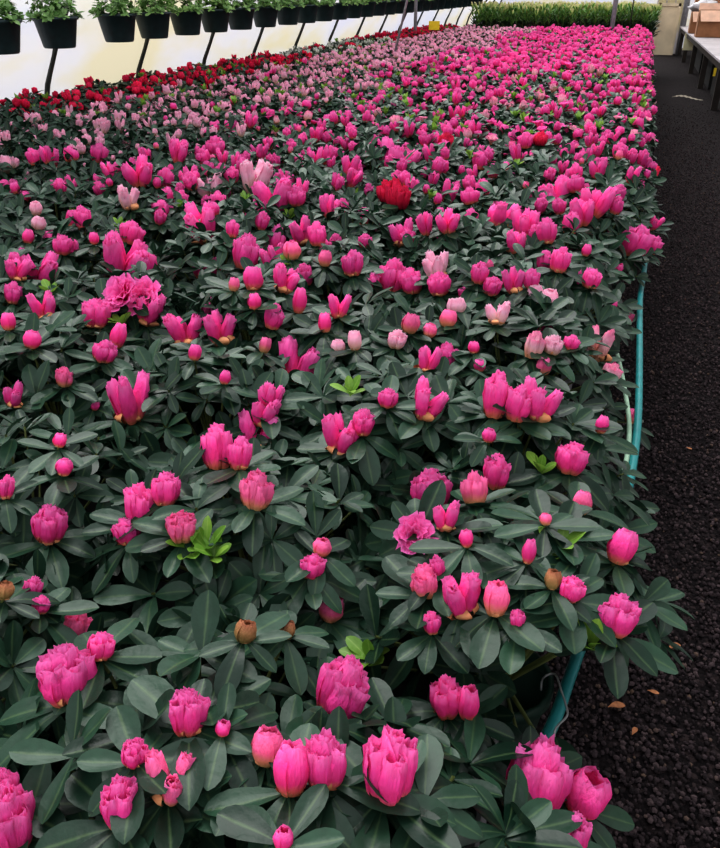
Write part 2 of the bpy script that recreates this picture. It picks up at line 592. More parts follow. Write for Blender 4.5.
# hero blossoms measured in the photograph: x, y, w, h, kind, colour
HERO = """
126 396 44 50 T p;50 523 34 40 C p;64 467 17 17 B p;6 486 16 26 C p;218 445 32 46 C p;240 452 26 34 C p;262 430 42 40 T p
341 434 40 36 T p;364 421 22 28 C p;140 503 32 44 C p;165 487 30 34 C p;126 530 28 24 C p;181 525 30 32 C k;257 488 34 40 C k
322 547 18 18 B k;312 565 26 22 C p;331 608 26 26 B k;33 587 18 25 C p;42 604 18 16 C p;5 590 18 18 B t;79 625 30 32 C k
102 645 28 24 C p;246 631 22 20 B t;288 629 16 18 B t;428 488 42 46 C p;446 515 30 28 T p;417 533 44 32 O p;474 487 26 36 C k;498 470 28 36 C p
388 397 20 18 C p;430 400 34 40 T p;573 457 32 32 C p;582 502 20 24 B k;497 393 28 48 C p;520 402 26 38 C p;542 400 38 42 T p
425 580 32 34 C k;437 565 16 24 C p;460 592 50 34 T p;432 622 18 24 C p;497 598 26 36 B k;517 618 16 20 C p;529 551 14 26 B p
466 538 14 18 B p;546 519 12 12 B k;553 579 16 20 B t;573 588 26 22 C p;623 546 28 36 B p;618 612 40 44 C p;602 424 14 18 B p
632 416 12 16 B k;489 435 14 14 B p;66 672 54 60 C p;190 709 40 48 C p;223 728 15 16 B p;346 688 54 64 C p;267 745 34 36 B k
290 767 38 52 B p;325 757 42 60 C p;135 752 28 24 C p;118 800 38 54 C p;166 775 46 52 T k;10 815 46 80 C p;6 785 26 44 C p
446 694 32 48 C p;469 702 22 40 B p;388 763 54 78 C p;540 775 60 84 C p;588 793 46 48 B p;572 832 34 44 C p;283 838 20 22 B p
98 152 18 20 C p;5 164 12 18 B l;140 170 30 26 T p;166 178 18 22 C p;190 175 20 18 T p;178 150 24 18 T p;215 145 20 18 C p
253 175 36 30 T l;208 186 26 20 T l;272 195 40 28 T p;296 195 20 20 C p;130 197 24 16 T l;160 208 18 18 C p;36 208 12 14 B l;38 223 14 14 B l
72 218 12 16 B p;28 236 12 14 B p;62 244 20 16 C p;94 238 10 12 B p;133 232 24 22 C p;125 258 50 34 T p;145 262 24 26 C p;200 222 40 26 T p
232 228 14 18 C p;212 209 14 14 B p;247 250 28 36 C p;275 240 20 34 C p;300 230 28 20 T p;292 250 18 16 B k;325 258 14 16 B k
200 268 16 20 B p;214 268 14 22 B p;234 284 12 14 B k;253 278 20 24 B p;286 278 28 28 T p;254 301 14 16 B p;300 300 14 26 B p
275 316 20 26 C p;325 322 14 20 B p;338 305 24 24 T p;352 262 22 26 C p;20 268 24 20 T p;44 268 36 20 T p;14 292 18 22 C p;45 305 28 26 T p
8 321 14 18 B p;32 339 18 18 B p;118 292 44 34 O p;140 294 44 36 O p;95 312 30 26 C p;150 308 34 30 T p;118 335 16 26 B p;105 350 24 12 C p
180 328 36 26 T p;195 352 14 16 B p;222 327 34 24 T p;265 345 12 16 B k;298 360 46 44 T p;338 346 14 14 B l;355 340 14 20 B l;65 376 18 20 C k
15 395 24 22 T p;270 395 28 24 T p;265 412 30 18 T p;225 377 12 14 B p;395 193 22 30 C r;386 190 18 22 C r;404 196 16 24 C r;649 172 18 20 C r
541 138 14 14 C r;446 140 16 12 C r;400 232 24 26 T p;448 220 24 14 T p;446 243 10 10 B p;505 215 30 26 T p;525 222 30 30 T p;546 230 20 26 C p
515 240 24 18 T p;555 195 36 20 T p;595 200 32 18 T p;580 210 30 20 T p;637 240 32 32 C p;587 250 10 12 B p;561 259 20 26 C p
392 274 28 36 C p;412 280 24 26 C p;438 283 24 20 C p;372 280 16 16 C p;480 272 18 22 C p;515 280 24 26 T p;532 278 18 20 C p
493 285 20 18 C p;592 278 20 20 C p;436 264 30 20 T l;535 293 16 20 B l;550 298 18 18 B l;497 312 24 20 T l;467 293 16 16 C p
411 323 18 20 B k;448 318 18 18 B k;457 307 20 16 B l;397 338 20 20 C l;425 358 26 28 T p;448 354 22 26 C p;474 347 12 12 B p
535 344 20 28 C s;554 344 20 20 C l;572 342 16 10 C p;543 366 16 18 B k;605 344 30 34 T s;612 372 20 18 C s;430 330 14 14 B k
575 183 18 14 C p;525 140 16 14 C p;60 440 14 14 B p;612 366 10 10 B k;95 405 10 10 B p;350 165 22 16 T p;440 165 18 16 C p;470 195 18 18 C p
630 318 8 12 B k;612 305 10 12 B p;480 365 12 12 B p;365 240 14 14 C p;330 205 20 16 T p;400 160 40 22 T p;480 160 18 14 C p;620 150 16 12 C p
"""
SHOOTS = [(207, 540), (213, 552), (350, 388), (95, 402), (369, 655), (541, 466), (190, 545), (593, 640), (290, 262), (50, 290),
          (120, 320), (120, 225), (180, 205), (470, 155), (340, 180), (355, 195), (430, 195), (515, 165), (640, 220), (290, 215), (75, 215), (245, 198), (560, 545)]
KINDS = {'B': 'bud', 'C': 'cone', 'T': 'trio', 'O': 'open'}
COLS = {'p': 'hot', 'k': 'peach', 't': 'tan', 'l': 'pale', 's': 'rose', 'r': 'red'}

# plant positions on the bench
PITCHX, PITCHY = 0.40, 0.41
plants = []
rows_n = 43
for r in range(rows_n):
    for c in range(11):
        x = -0.075 - c * PITCHX + (PITCHX * .5 if (r % 2 and c > 0) else 0) * .55 + rng.uniform(-.03, .03)
        y = 0.06 + r * PITCHY + rng.uniform(-.035, .035)
        if c == 0:
            x = -0.085 + rng.uniform(-.015, .02)
            if r == 1:
                x, y = -.15, .41
            if r == 2:
                x, y = -.055, .88
            if r == 3:
                x, y = -.13, 1.30
            if 4 <= r <= 6:
                x = -.185
        p = Vector((x, y, 0))
        # keep what the photograph can show
        q = p + Vector((0, 0, .9)) - CAM
        d = q.dot(FWD)
        if d < .3:
            continue
        px = 360 + FPX * q.dot(RGT) / d
        py = 424 - FPX * q.dot(UPV) / d
        mg = 0.30 * FPX / d
        if px < -mg or px > 720 + mg or py > 848 + mg * 1.1:
            continue
        if x < -2.9 and y > 15.7 + (x + 4.2) * .8 + 2.6:
            continue
        plants.append(dict(x=x, y=y, r=r, c=c, px=px, py=py, blooms=[], shoots=[]))


def nearest(p):
    return min(plants, key=lambda q: (q['x'] - p.x) ** 2 + (q['y'] - p.y) ** 2)


def surface_hit(x, y, lift):
    z = .92
    for _ in range(5):
        p = at_z(x, y, z)
        pl = nearest(p)
        r = math.hypot(p.x - pl['x'], p.y - pl['y'])
        z = .5 * z + .5 * (dome(r) + lift)
    return at_z(x, y, z), pl


for tok in HERO.replace('\n', ';').split(';'):
    if not tok.strip():
        continue
    x, y, w, h, k, c = tok.split()
    x, y, w, h = map(float, (x, y, w, h))
    p, pl = surface_hit(x, y, .045)
    s = depth_of(p) / FPX
    W, H = w * s * 1.04, h * s * 1.0
    out = Vector((p.x - pl['x'], p.y - pl['y'], 0))
    lean = .38 if p.y < 1.7 else .25
    n = (Vector((0, lean, 1)) + out * 1.2 + Vector((rng.uniform(-.12, .12), rng.uniform(-.08, .08), 0))).normalized()
    H = max(H, W * (.95 if k != 'O' else .5))
    if k == 'O':
        n = Vector((rng.uniform(-.2, .2), -.75, .8)).normalized()
        H = W * .8
    base = p - n * H * .5
    pl['blooms'].append((base, n, W, H, KINDS[k], COLS[c]))
for x, y in SHOOTS:
    p, pl = surface_hit(x, y, .02)
    pl['shoots'].append(p)


def variety(pl):
    x, y = pl['x'], pl['y']
    if x < -3.35:
        if 9.2 < y < 12.6:
            return 'white' if (pl['r'] + pl['c']) % 5 else 'red'
        return 'red'
    if x < -2.02 - .0 * y + rng.uniform(-.25, .25) - (.0 if y > 3.4 else (3.4 - y) * 1.2):
        return 'pale'
    return 'hot'


def in_gap(p):
    """the open gap at the bench corner and the bare gravel right of it"""
    d = p - CAM
    k = d.dot(FWD)
    if k < .2:
        return False
    px, py = 360 + FPX * d.dot(RGT) / k, 424 - FPX * d.dot(UPV) / k
    return (500 < px < 665 and 640 < py < 775) or (px > 600 and py > 640)


def dome_tips(nmin, dist, avoid=(), rmax=RAD, squash=(1, 1), origin=None):
    tips = []
    for _ in range(1400):
        r = rmax * math.sqrt(rng.random())
        t = rng.random() * 2 * PI
        q = Vector((r * math.cos(t) * squash[0], r * math.sin(t) * squash[1], 0))
        q.z = dome(r) + rng.uniform(-.035, .012)
        if origin is not None:
            if in_gap(q + origin):
                continue
            if any(abs(q.x - a.x) < .034 and -.085 < q.y - a.y < .01 for a in avoid):
                continue
        if all((q - a).length > dist for a in tips) and all((q - a).length > dist * .62 for a in avoid):
            tips.append(q)
        if len(tips) >= nmin:
            break
    return tips


def tip_normal(q):
    r = math.hypot(q.x, q.y)
    return Vector((q.x * 3.2, q.y * 3.2, 1)).normalized()


def branch(mb, q, rad=.0022, n=5):
    base = Vector((q.x * .05, q.y * .05, BENCH + .15))
    mid = Vector((q.x * .55, q.y * .55, BENCH + .15 + (q.z - BENCH - .15) * .55))
    mb.tube([base, mid, q], [rad * 1.6, rad * 1.1, rad * .9], n, False)


POT = MB().lathe([(.0, BENCH + .002), (.052, BENCH + .002), (.072, BENCH + .135), (.078, BENCH + .135), (.078, BENCH + .155), (.070, BENCH + .155), (.068, BENCH + .14)], 20).mesh('pot', M['pot'])
SOIL = MB().lathe([(.0, BENCH + .142), (.068, BENCH + .142)], 16).mesh('soil', M['soil'])

ORD = ['first', 'second', 'third', 'fourth', 'fifth', 'sixth', 'seventh', 'eighth', 'ninth', 'tenth', 'eleventh']
VKEY = {'hot': 'pink_azalea', 'pale': 'pale_pink_azalea', 'red': 'red_azalea', 'white': 'white_azalea'}
VNAME = {'hot': 'hot pink', 'pale': 'pale pink', 'red': 'red', 'white': 'white'}
NEAR_Y, MID_Y = 4.2, 8.2

# shared varieties for the plants further off
PROTO = []
for i in range(7):
    lv = Leaves(LO)
    tips = dome_tips(58, .052)
    for q in tips:
        lv.whorl(q, tip_normal(q), 7, .067, (45, 100), 1.15)
    for k in range(26):
        t = rng.random() * 2 * PI
        q = Vector((math.cos(t) * RAD * .95, math.sin(t) * RAD * .95, rng.uniform(.70, .82)))
        lv.whorl(q, Vector((q.x * 6, q.y * 6, .6)), 6, .06, (45, 100), 1.15)
    sb = MB()
    for q in tips[::3]:
        branch(sb, q, .002, 4)
    shs = []
    for q in rng.sample(tips, 3):
        sh = Leaves(LO)
        sh.whorl(q + Vector((0, 0, .02)), Vector((0, 0, 1)), 7, .055, (10, 50), 1.1)
        shs.append(sh.mesh('new_shoot', M['shoot']))
    PROTO.append(dict(f=lv.mesh('foliage', M['leaf']), s=sb.mesh('branches', M['stem']), t=tips, sh=shs))


def far_blooms(seed, var, n, size):
    """all the blossoms of one distant plant as one mesh"""
    rnd = random.Random(seed)
    V, F, C = [], [], []
    tips = PROTO[seed % 7]['t']
    for j in range(n):
        q = tips[(j * 7 + seed) % len(tips)] + Vector((rnd.uniform(-.02, .02), rnd.uniform(-.02, .02), .0))
        k = rnd.choice(('cone', 'cone', 'trio', 'open') if var == 'hot' else (('bud', 'cone', 'bud', 'trio') if var == 'pale' else ('trio', 'open', 'trio')))
        me = rnd.choice(BL[k])
        s = size * rnd.uniform(.75, 1.25)
        mt = Matrix.Translation(q) @ orient(tip_normal(q) + Vector((0, 0, .6)), rnd.random() * 6) @ Matrix.Diagonal((s, s, s * rnd.uniform(.9, 1.2), 1))
        b = len(V)
        co = np.empty(len(me.vertices) * 3)
        me.vertices.foreach_get('co', co)
        co = co.reshape(-1, 3)
        A = np.array(mt)
        V += (co @ A[:3, :3].T + A[:3, 3]).tolist()
        ca = np.empty(len(me.vertices) * 4, dtype=np.float32)
        me.color_attributes['Col'].data.foreach_get('color', ca)
        ca = ca.reshape(-1, 4)[:, :3].copy()
        ca[:, 0] = rnd.random()
        C += ca.tolist()
        F += [[b + i for i in p.vertices] for p in me.polygons]
    return mesh_from('blossoms', V, F, C, M[var])


FARB = {}
for var, n, size in (('hot', 38, .058), ('pale', 58, .041), ('red', 34, .055), ('white', 30, .05)):
    FARB[var] = [far_blooms(s, var, n, size) for s in range(7)]


def row_word(r0):
    return ORD[r0] if r0 < len(ORD) else str(r0)


near_rows = sorted({p['r'] for p in plants if p['y'] < NEAR_Y})
for pl in plants:
    var = variety(pl)
    pl['var'] = var
by_row = {}
for pl in plants:
    by_row.setdefault(pl['r'], []).append(pl)

for pl in plants:
    var = pl['var']
    root = bpy.data.objects.new('potted_azalea', None)
    COL.objects.link(root)
    root.location = (pl['x'], pl['y'], 0)
    root.empty_display_size = .1
    O = root.location
    near = pl['y'] < NEAR_Y
    mid = pl['y'] < MID_Y
    rowp = sorted(by_row[pl['r']], key=lambda q: -q['x'])
    rank = rowp.index(pl)
    link('pot', POT, root)
    if near:
        blooms = [(b[0] - O, *b[1:]) for b in pl['blooms']]
        avoid = [b[0] + b[1] * b[3] * .3 for b in blooms]
        lv = Leaves(HI)
        sb = MB()
        L = .077
        for b in blooms:
            cnt = 9 if b[2] > .03 else 7
            lv.whorl(b[0] + b[1] * .003, (b[1] + Vector((0, -.35, .1))).normalized(), cnt, L * (1.08 if b[2] > .03 else .92), (76, 108))
            branch(sb, b[0] + b[1] * b[3] * .06, .0024)
        # at the path side the plants bulge further out
        tips = dome_tips(52, .062, avoid, RAD * (1.05 if rank == 0 else 1.0), origin=Vector(O))
        for q in tips:
            lv.whorl(q, (tip_normal(q) + Vector((rng.uniform(-.2, .2), rng.uniform(-.3, .15), 0))), rng.choice((6, 7, 8)), L * rng.uniform(.8, 1.05), (45, 100))
        for k in range(34):
            t = rng.random() * 2 * PI
            rr = RAD * rng.uniform(.75, 1.0)
            if rank == 0 and math.cos(t) > -0.1:
                rr *= .45
            elif rank == 0 and pl['r'] in (1, 2):
                rr *= .6
            q = Vector((math.cos(t) * rr, math.sin(t) * rr, rng.uniform(.69, .83)))
            if in_gap(q + Vector(O)):
                continue
            lv.whorl(q, Vector((q.x * 6, q.y * 6, .6)), 6, L, (45, 100))
        for q in tips[::2]:
            branch(sb, q)
        link('foliage', lv.mesh('foliage', M['leaf']), root)
        link('branches', sb.mesh('branches', M['stem']), root)
        for p in pl['shoots']:
            sh = Leaves(HI)
            sh.whorl(p - O - Vector((0, 0, .008)), Vector((rng.uniform(-.3, .3), -.1, 1)), 6, .044, (8, 55), 1.1)
            link('new_shoot', sh.mesh('new_shoot', M['shoot']), root)
        for b in blooms:
            add_bloom(root, rng.choice(BM[b[4]]), M[b[5]], b[0], b[1], b[2], b[3], scales=b[4] != 'open' and pl['y'] < 2.6)
        extra = 0
        if pl['y'] > 1.9:
            extra = int(3 + 6.5 * (pl['y'] - 1.9))
            if pl['y'] > 3.2:
                extra += 4
        if pl['px'] < 0 or pl['py'] > 860:
            extra = max(extra, 4)
        if pl['y'] > 1.5 and pl['x'] < -1.4:
            extra += 3
        rng.shuffle(tips)
        for q in tips[:extra]:
            k = rng.choice(('bud', 'cone', 'cone', 'trio')) if var == 'hot' else rng.choice(('bud', 'bud', 'cone', 'trio'))
            w = {'bud': .030, 'cone': .052, 'trio': .062}[k] * rng.uniform(.8, 1.2) * (1 if var == 'hot' else .85)
            v2 = var
            if var == 'hot' and k == 'bud':
                v2 = rng.choice(('hot', 'hot', 'peach'))
            add_bloom(root, rng.choice(BM[k]), M[v2], q + Vector((0, 0, .004)), tip_normal(q) + Vector((0, .15, .6)), w, w * 1.2)
        nb = len(pl['blooms'])
        col = VNAME[var]
        words = f"{col} potted azalea"
        if any(b[5] == 'red' for b in pl['blooms']):
            words = 'azalea with a bright red blossom'
        elif any(b[4] == 'open' for b in pl['blooms']):
            words = 'pink azalea with a wide open ruffled blossom'
        elif nb >= 8:
            words = f"{col} azalea crowded with blossoms"
        elif 0 < nb <= 3:
            words = f"leafy azalea with few {col} buds"
        ri = near_rows.index(pl['r'])
        place = f"{ORD[rank]} from the path in the {ORD[ri]} row"
        if rank == 0:
            place = f"at the path edge, {ORD[ri]} row"
        tag(root, f"{words}, {place}", 'azalea', 'azaleas in the front rows of the bench')
        root.name = VKEY[var]
    else:
        pi = rng.randrange(7)
        pr = PROTO[pi]
        spin = 0
        root.rotation_euler.z = rng.random() * 6.28
        f = link('foliage', pr['f'], root)
        if mid:
            link('branches', pr['s'], root)
            for sm in pr['sh']:
                link('new_shoot', sm, root)
            tips = list(pr['t'])
            rng.shuffle(tips)
            n = {'hot': 20, 'pale': 36, 'red': 26, 'white': 20}[var] + int(max(0, pl['y'] - 5) * 2)
            for q in tips[:n]:
                k = rng.choice(('bud', 'cone', 'cone', 'trio', 'open')) if var != 'pale' else rng.choice(('bud', 'bud', 'cone', 'trio'))
                w = {'bud': .032, 'cone': .052, 'trio': .062, 'open': .056}[k] * rng.uniform(.8, 1.25) * {'hot': 1, 'pale': .82, 'red': 1, 'white': .9}[var]
                v2 = var
                if var == 'hot' and rng.random() < .12:
                    v2 = 'rose'
                if var == 'pale' and rng.random() < .12:
                    v2 = 'hot'
                add_bloom(root, rng.choice(BL[k] if k != 'cone' else BM['bud'] + BL['cone']), M[v2], q, tip_normal(q) + Vector((0, 0, .6)), w, w * rng.uniform(.95, 1.25))
        else:
            if rng.random() < .6:
                for sm in pr['sh'][:2]:
                    link('new_shoot', sm, root)
            fb = link('blossoms', FARB[var][pi], root)
        where = 'in the crowded middle of the bench' if mid else 'in the dense far half of the bench'
        if var in ('red', 'white'):
            where = 'in the strip along the film wall, ' + ('nearer half' if mid else 'farther half')
        root.name = VKEY[var]
        lab = f"{VNAME[var]} potted azalea {where}"
        tag(root, lab, 'azalea', f"{VNAME[var]} azaleas {where}")

# ----------------------------------------------------------- growing bench
bench = link('growing_bench', None)
tag(bench, 'long low growing bench with dark top carrying all the azaleas', 'bench')
MB().box(-4.35, -.07, -.35, 20.6, BENCH - .012, BENCH).build('bench_top', M['benchmesh'], bench)
MB().box(-.07, -.045, -.35, 20.6, BENCH - .05, BENCH + .15).build('side_rail', M['steel'], bench)
MB().box(-4.375, -4.35, -.35, 20.6, BENCH - .05, BENCH + .15).build('side_rail', M['steel'], bench)
for y in [0.5 + 2.4 * i for i in range(9)]:
    for x in (-.35, -2.2, -4.0):
        MB().tube([(x, y, 0), (x, y, BENCH - .012)], .02, 8).build('leg', M['steel'], bench)

# teal hose and its pale companion along the bench edge
def smooth(pts, n=6):
    P = [pts[0]] + list(pts) + [pts[-1]]
    out = []
    for i in range(1, len(P) - 2):
        for k in range(n):
            t = k / n
            a, b, c, d = P[i - 1], P[i], P[i + 1], P[i + 2]
            out.append(.5 * ((2 * b) + (c - a) * t + (2 * a - 5 * b + 4 * c - d) * t * t + (3 * b - a - 3 * c + d) * t ** 3))
    out.append(P[-2])
    return out


hz = BENCH + .16
hp = [at_z(x, y, hz + dz) for x, y, dz in ((512, 800, 0), (551, 728, 0), (570, 676, 0), (600, 590, 0), (624, 505, 0), (632, 470, 0), (638, 420, 0), (639.5, 360, 0), (640, 300, 0), (642, 250, 0))]
hp += [Vector((-.04, 3.6, hz)), Vector((-.05, 5, hz)), Vector((-.055, 9, hz))]
tag(MB().tube(smooth(hp), .0095, 10).build('garden_hose', M['teal'], flat=False),
    'teal garden hose running along the path edge of the bench', 'hose')
hp2 = [at_z(x, y, hz + .004) for x, y in ((585, 600), (616, 510), (622, 480), (628, 450), (629, 420), (624, 385), (620, 365), (616, 350))]
tag(MB().tube(smooth(hp2), .006, 8).build('garden_hose', M['palehose'], flat=False),
    'thin pale green hose beside the teal hose at the bench edge', 'hose')
wp = [at_z(x, y, z + .10) for x, y, z in ((541, 690, .60), (543, 678, .62), (555, 674, .63), (561, 690, .64), (566, 705, .64), (567, 716, .64), (556, 728, .64), (555, 740, .63), (562, 755, .62), (563, 768, .61))]
tag(MB().tube(smooth(wp, 3), .0016, 6).build('crimped_wire', M['steel'], flat=False),
    'crimped galvanised wire bent over the teal hose near the front', 'wire')
pc = at_z(563, 762, .70)
mb = MB()
mb.box(-.012, .012, -.016, .016, -.0006, .0006)
o = mb.build('paper_tag', M['paper'], None, pc)
o.rotation_euler = (.3, .2, .5)
tag(o, 'small tan paper tag at the end of the crimped wire', 'tag')

# ---------------------------------------------------------------- setting
def struct(name, mb, mat, flat=True):
    o = mb.build(name, mat, None, None, flat)
    o['kind'] = 'structure'
    return o


struct('floor', MB().box(-7, 4.5, -3, 31, -.1, 0), M['gravel'])

WX = [(0, -4.72), (.5, -4.64), (.93, -4.50), (1.25, -4.34), (1.6, -4.12), (2.0, -3.82), (2.5, -3.36), (3.0, -2.75)]


def wall_sheet(sgn, off):
    V, F = [], []
    ys = [-2.5 + .5 * i for i in range(62)]
    for y in ys:
        for z, x in WX:
            V.append((x if sgn < 0 else off - x, y, z))
    k = len(WX)
    for i in range(len(ys) - 1):
        for j in range(k - 1):
            F.append([i * k + j, (i + 1) * k + j, (i + 1) * k + j + 1, i * k + j + 1])
    return V, F


V, F = wall_sheet(-1, 0)
o = link('wall_left', mesh_from('wall_left', V, F, None, M['film']))
o['kind'] = 'structure'
V, F = wall_sheet(1, -1.9)
o = link('wall_right', mesh_from('wall_right', V, F, None, M['film']))
o['kind'] = 'structure'
o = MB()
o.v = [(-4.62, 28, 0), (2.7, 28, 0), (2.7, 28, 3), (-4.62, 28, 3)]
o.f = [[0, 1, 2, 3]]
struct('wall_back', o, M['film'])
hoop_y = [-1.1, .2, 1.55, 2.9, 4.25, 5.62, 6.95, 8.25, 9.52, 10.85, 12.2, 13.5, 14.8, 16.1, 17.4, 18.8, 20.2, 21.6, 23.0, 24.4, 25.8, 27.2]
for i, y in enumerate(hoop_y):
    for sg in (0, 1):
        pts = [Vector(((x + .05) if not sg else -1.9 - x - .05, y, z)) for z, x in WX]
        o = MB().tube(pts, .021, 8).build('trim_%d' % (2 * i + sg + 1), M['darksteel'], flat=False)
        o['kind'] = 'structure'

# end wall pieces: plywood barrier, window door and posts
ply = link('plywood_barrier', None)
tag(ply, 'beige plywood barrier closing the far end of the path', 'barrier')
MB().box(.30, .86, 24.9, 24.94, 0, 1.24).build('panel', M['ply'], ply)
MB().box(.30, .86, 24.87, 24.9, 1.18, 1.25).box(.30, .36, 24.87, 24.9, 0, 1.25).box(.80, .86, 24.87, 24.9, 0, 1.25).build('frame', M['ply'], ply)
dr = link('door_1', None)
dr['kind'] = 'structure'
MB().box(.25, .95, 25.4, 25.44, 0, 2.2).build('door_panel', M['film'], dr)
mb = MB()
for x in (.25, .48, .71, .93):
    mb.box(x, x + .025, 25.37, 25.4, 0, 2.2)
mb.box(.25, .95, 25.37, 25.4, 2.15, 2.2)
mb.build('door_frame', M['tabletop'], dr)
def post(x, y, r, mat, label, name='support_post', top=3.1, lean=0):
    tag(MB().tube([(x, y, 0), (x + lean, y, top)], r, 10).build(name, mat, flat=False), label, 'post')


post(1.0, 25.0, .07, M['greypost'], 'thick grey post beside the plywood barrier at the path end')
p = at_z(614, 26, .93)
post(p.x, 17.35, .045, M['greypost'], 'grey steel post between the lilies and the farthest pink azaleas')
p = at_z(415, 34, .93)
post(p.x, p.y, .028, M['greypost'], 'slim grey post rising from the red azalea strip')
p = at_z(377, 52, .93)
post(p.x, p.y, .014, M['steel'], 'thin grey leaning pole between pale pink and red azaleas', 'leaning_pole', lean=.75)
p = at_z(631, 25, .93)
tag(MB().tube([(p.x, 17.5, .6), (p.x + .01, 17.5, 3.1)], .012, 6).build('hanging_cable', M['darksteel'], flat=False),
    'black cable hanging in front of the lilies', 'cable')
p = at_z(434, 30, 1.0)
st = link('sticky_trap', None, None, (p.x, p.y, .98))
tag(st, 'yellow card on a stake above the red azaleas', 'insect trap')
MB().box(-.09, .09, -.002, .002, .02, .15).build('card', M['yellow'], st)
MB().tube([(0, 0, -.3), (0, 0, .02)], .005, 6).build('stake', M['darkwood'], st)

# ---------------------------------------------------- lilies at the far end
def make_lily(hi):
    root = link('potted_lily', None)
    MB().lathe([(0, BENCH + .002), (.06, BENCH + .002), (.08, BENCH + .15), (.075, BENCH + .15)], 14).build('pot', M['pot'], root)
    st = MB()
    up = Leaves(LO)
    dn = Leaves(LO)
    stems = [(-.07, -.03), (.06, -.06), (.0, .07), (.09, .05), (-.05, .09)]
    heads = []
    for sx, sy in stems:
        h = rng.uniform(1.16, 1.28)
        st.tube([(sx * .3, sy * .3, BENCH + .14), (sx, sy, h)], .006, 5, False)
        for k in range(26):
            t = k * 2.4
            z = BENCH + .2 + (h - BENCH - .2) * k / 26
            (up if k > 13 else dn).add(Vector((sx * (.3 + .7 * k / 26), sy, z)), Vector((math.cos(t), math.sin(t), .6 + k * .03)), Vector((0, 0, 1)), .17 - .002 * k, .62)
        heads.append((sx, sy, h))
    st.build('stalks', M['stem'], root)
    link('foliage', up.mesh('foliage', M['lilyleaf']), root)
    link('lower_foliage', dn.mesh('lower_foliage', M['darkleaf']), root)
    bud = bloom_mesh('bud', 5)
    for sx, sy, h in heads:
        for k in range(1 + int(rng.random() < .3)):
            a = k * 2.1 + sx * 9
            o = link('flower_bud', bud, root)
            o.matrix_local = Matrix.Translation((sx, sy, h - .03)) @ orient(Vector((.3 * math.cos(a), .3 * math.sin(a), 1)), 0) @ Matrix.Diagonal((.04, .04, .13, 1))
            o.material_slots[0].link = 'OBJECT'
            o.material_slots[0].material = M['lilybud']
    return root


def copy_tree(o, parent=None):
    c = o.copy()
    COL.objects.link(c)
    c.parent = parent
    for ch in o.children:
        copy_tree(ch, c)
    return c


protos = [make_lily(True) for _ in range(3)]
cnt = 0
for r in range(6):
    for c in range(15):
        x = .02 - c * .225 + (r % 2) * .1
        y = 17.75 + r * .28 - (c * .05)
        if c > 11 and r > 4:
            continue
        o = protos[cnt] if cnt < 3 else copy_tree(protos[cnt % 3])
        o.location = (x + rng.uniform(-.03, .03), y + rng.uniform(-.04, .04), 0)
        o.rotation_euler.z = rng.random() * 6
        s = rng.uniform(.95, 1.03)
        tag(o, 'green potted lily with pale yellow buds behind the pink azaleas', 'lily', 'lilies in bud at the far end of the bench')
        cnt += 1

# -------------------------------------------------------- hanging baskets
def make_basket(seed):
    rnd = random.Random(seed)
    root = link('hanging_basket', None)
    MB().lathe([(0, -.20), (.105, -.20), (.112, -.19), (.148, -.02), (.158, -.02), (.160, .0), (.146, .0), (.144, -.02)], 24).build('pot', M['basket'], root, flat=False)
    MB().lathe([(0, -.025), (.144, -.025)], 20).build('soil', M['soil'], root)
    lv = Leaves(LO)
    for k in range(60):
        t = rng.random() * 2 * PI
        r = .18 * math.sqrt(rng.random())
        q = Vector((r * math.cos(t), r * math.sin(t), .02 + .13 * (1 - (r / .19) ** 2) * rng.random() + (.0 if r < .14 else -.03)))
        lv.whorl(q, Vector((q.x * 4, q.y * 4, 1)), 6, .05, (30, 95), 1.5)
    link('foliage', lv.mesh('foliage', M['basketleaf']), root)
    for k in range(22):
        t = rng.random() * 2 * PI
        r = .17 * math.sqrt(rng.random())
        w = .035
        add_bloom(root, rng.choice(BL['open']), M['white'], Vector((r * math.cos(t), r * math.sin(t), .07 + .09 * rng.random())), Vector((math.cos(t), math.sin(t), 1.2)), w, w)
    hg = MB()
    for k in range(3):
        t = k * 2 * PI / 3 + .3
        hg.tube([(.155 * math.cos(t), .155 * math.sin(t), -.005), (0, 0, .52)], .0015, 4, False)
    hg.tube([(0, 0, .52), (0, 0, .60), (.02, 0, .62), (.03, 0, .60)], .003, 5)
    hg.build('hanger', M['darksteel'], root)
    return root


bk = [make_basket(i) for i in range(3)]
by = [4.62, 5.22, 5.98, 6.51, 7.08, 7.64, 8.20, 8.82, 9.46] + [10.05 + .6 * i for i in range(20)]
bo = ['first', 'second', 'third', 'fourth', 'fifth', 'sixth', 'seventh', 'eighth', 'ninth']
for i, y in enumerate(by):
    o = bk[i] if i < 3 else copy_tree(bk[i % 3])
    o.location = (-3.97, y, 1.425)
    o.rotation_euler.z = rng.random() * 6 if i >= 3 else 0
    if i < 9:
        tag(o, f'dark green hanging basket of leafy white flowers, {bo[i]} along the row from the near end', 'hanging basket', 'hanging baskets along the film wall')
    else:
        tag(o, 'distant dark hanging basket in the closely packed far end of the row', 'hanging basket', 'far hanging baskets along the film wall')
tag(MB().tube([(-3.95, -2, 2.02), (-3.95, 27, 2.02)], .02, 8).build('overhead_pipe', M['steel'], flat=False), 'overhead steel pipe that carries the hanging baskets', 'pipe')

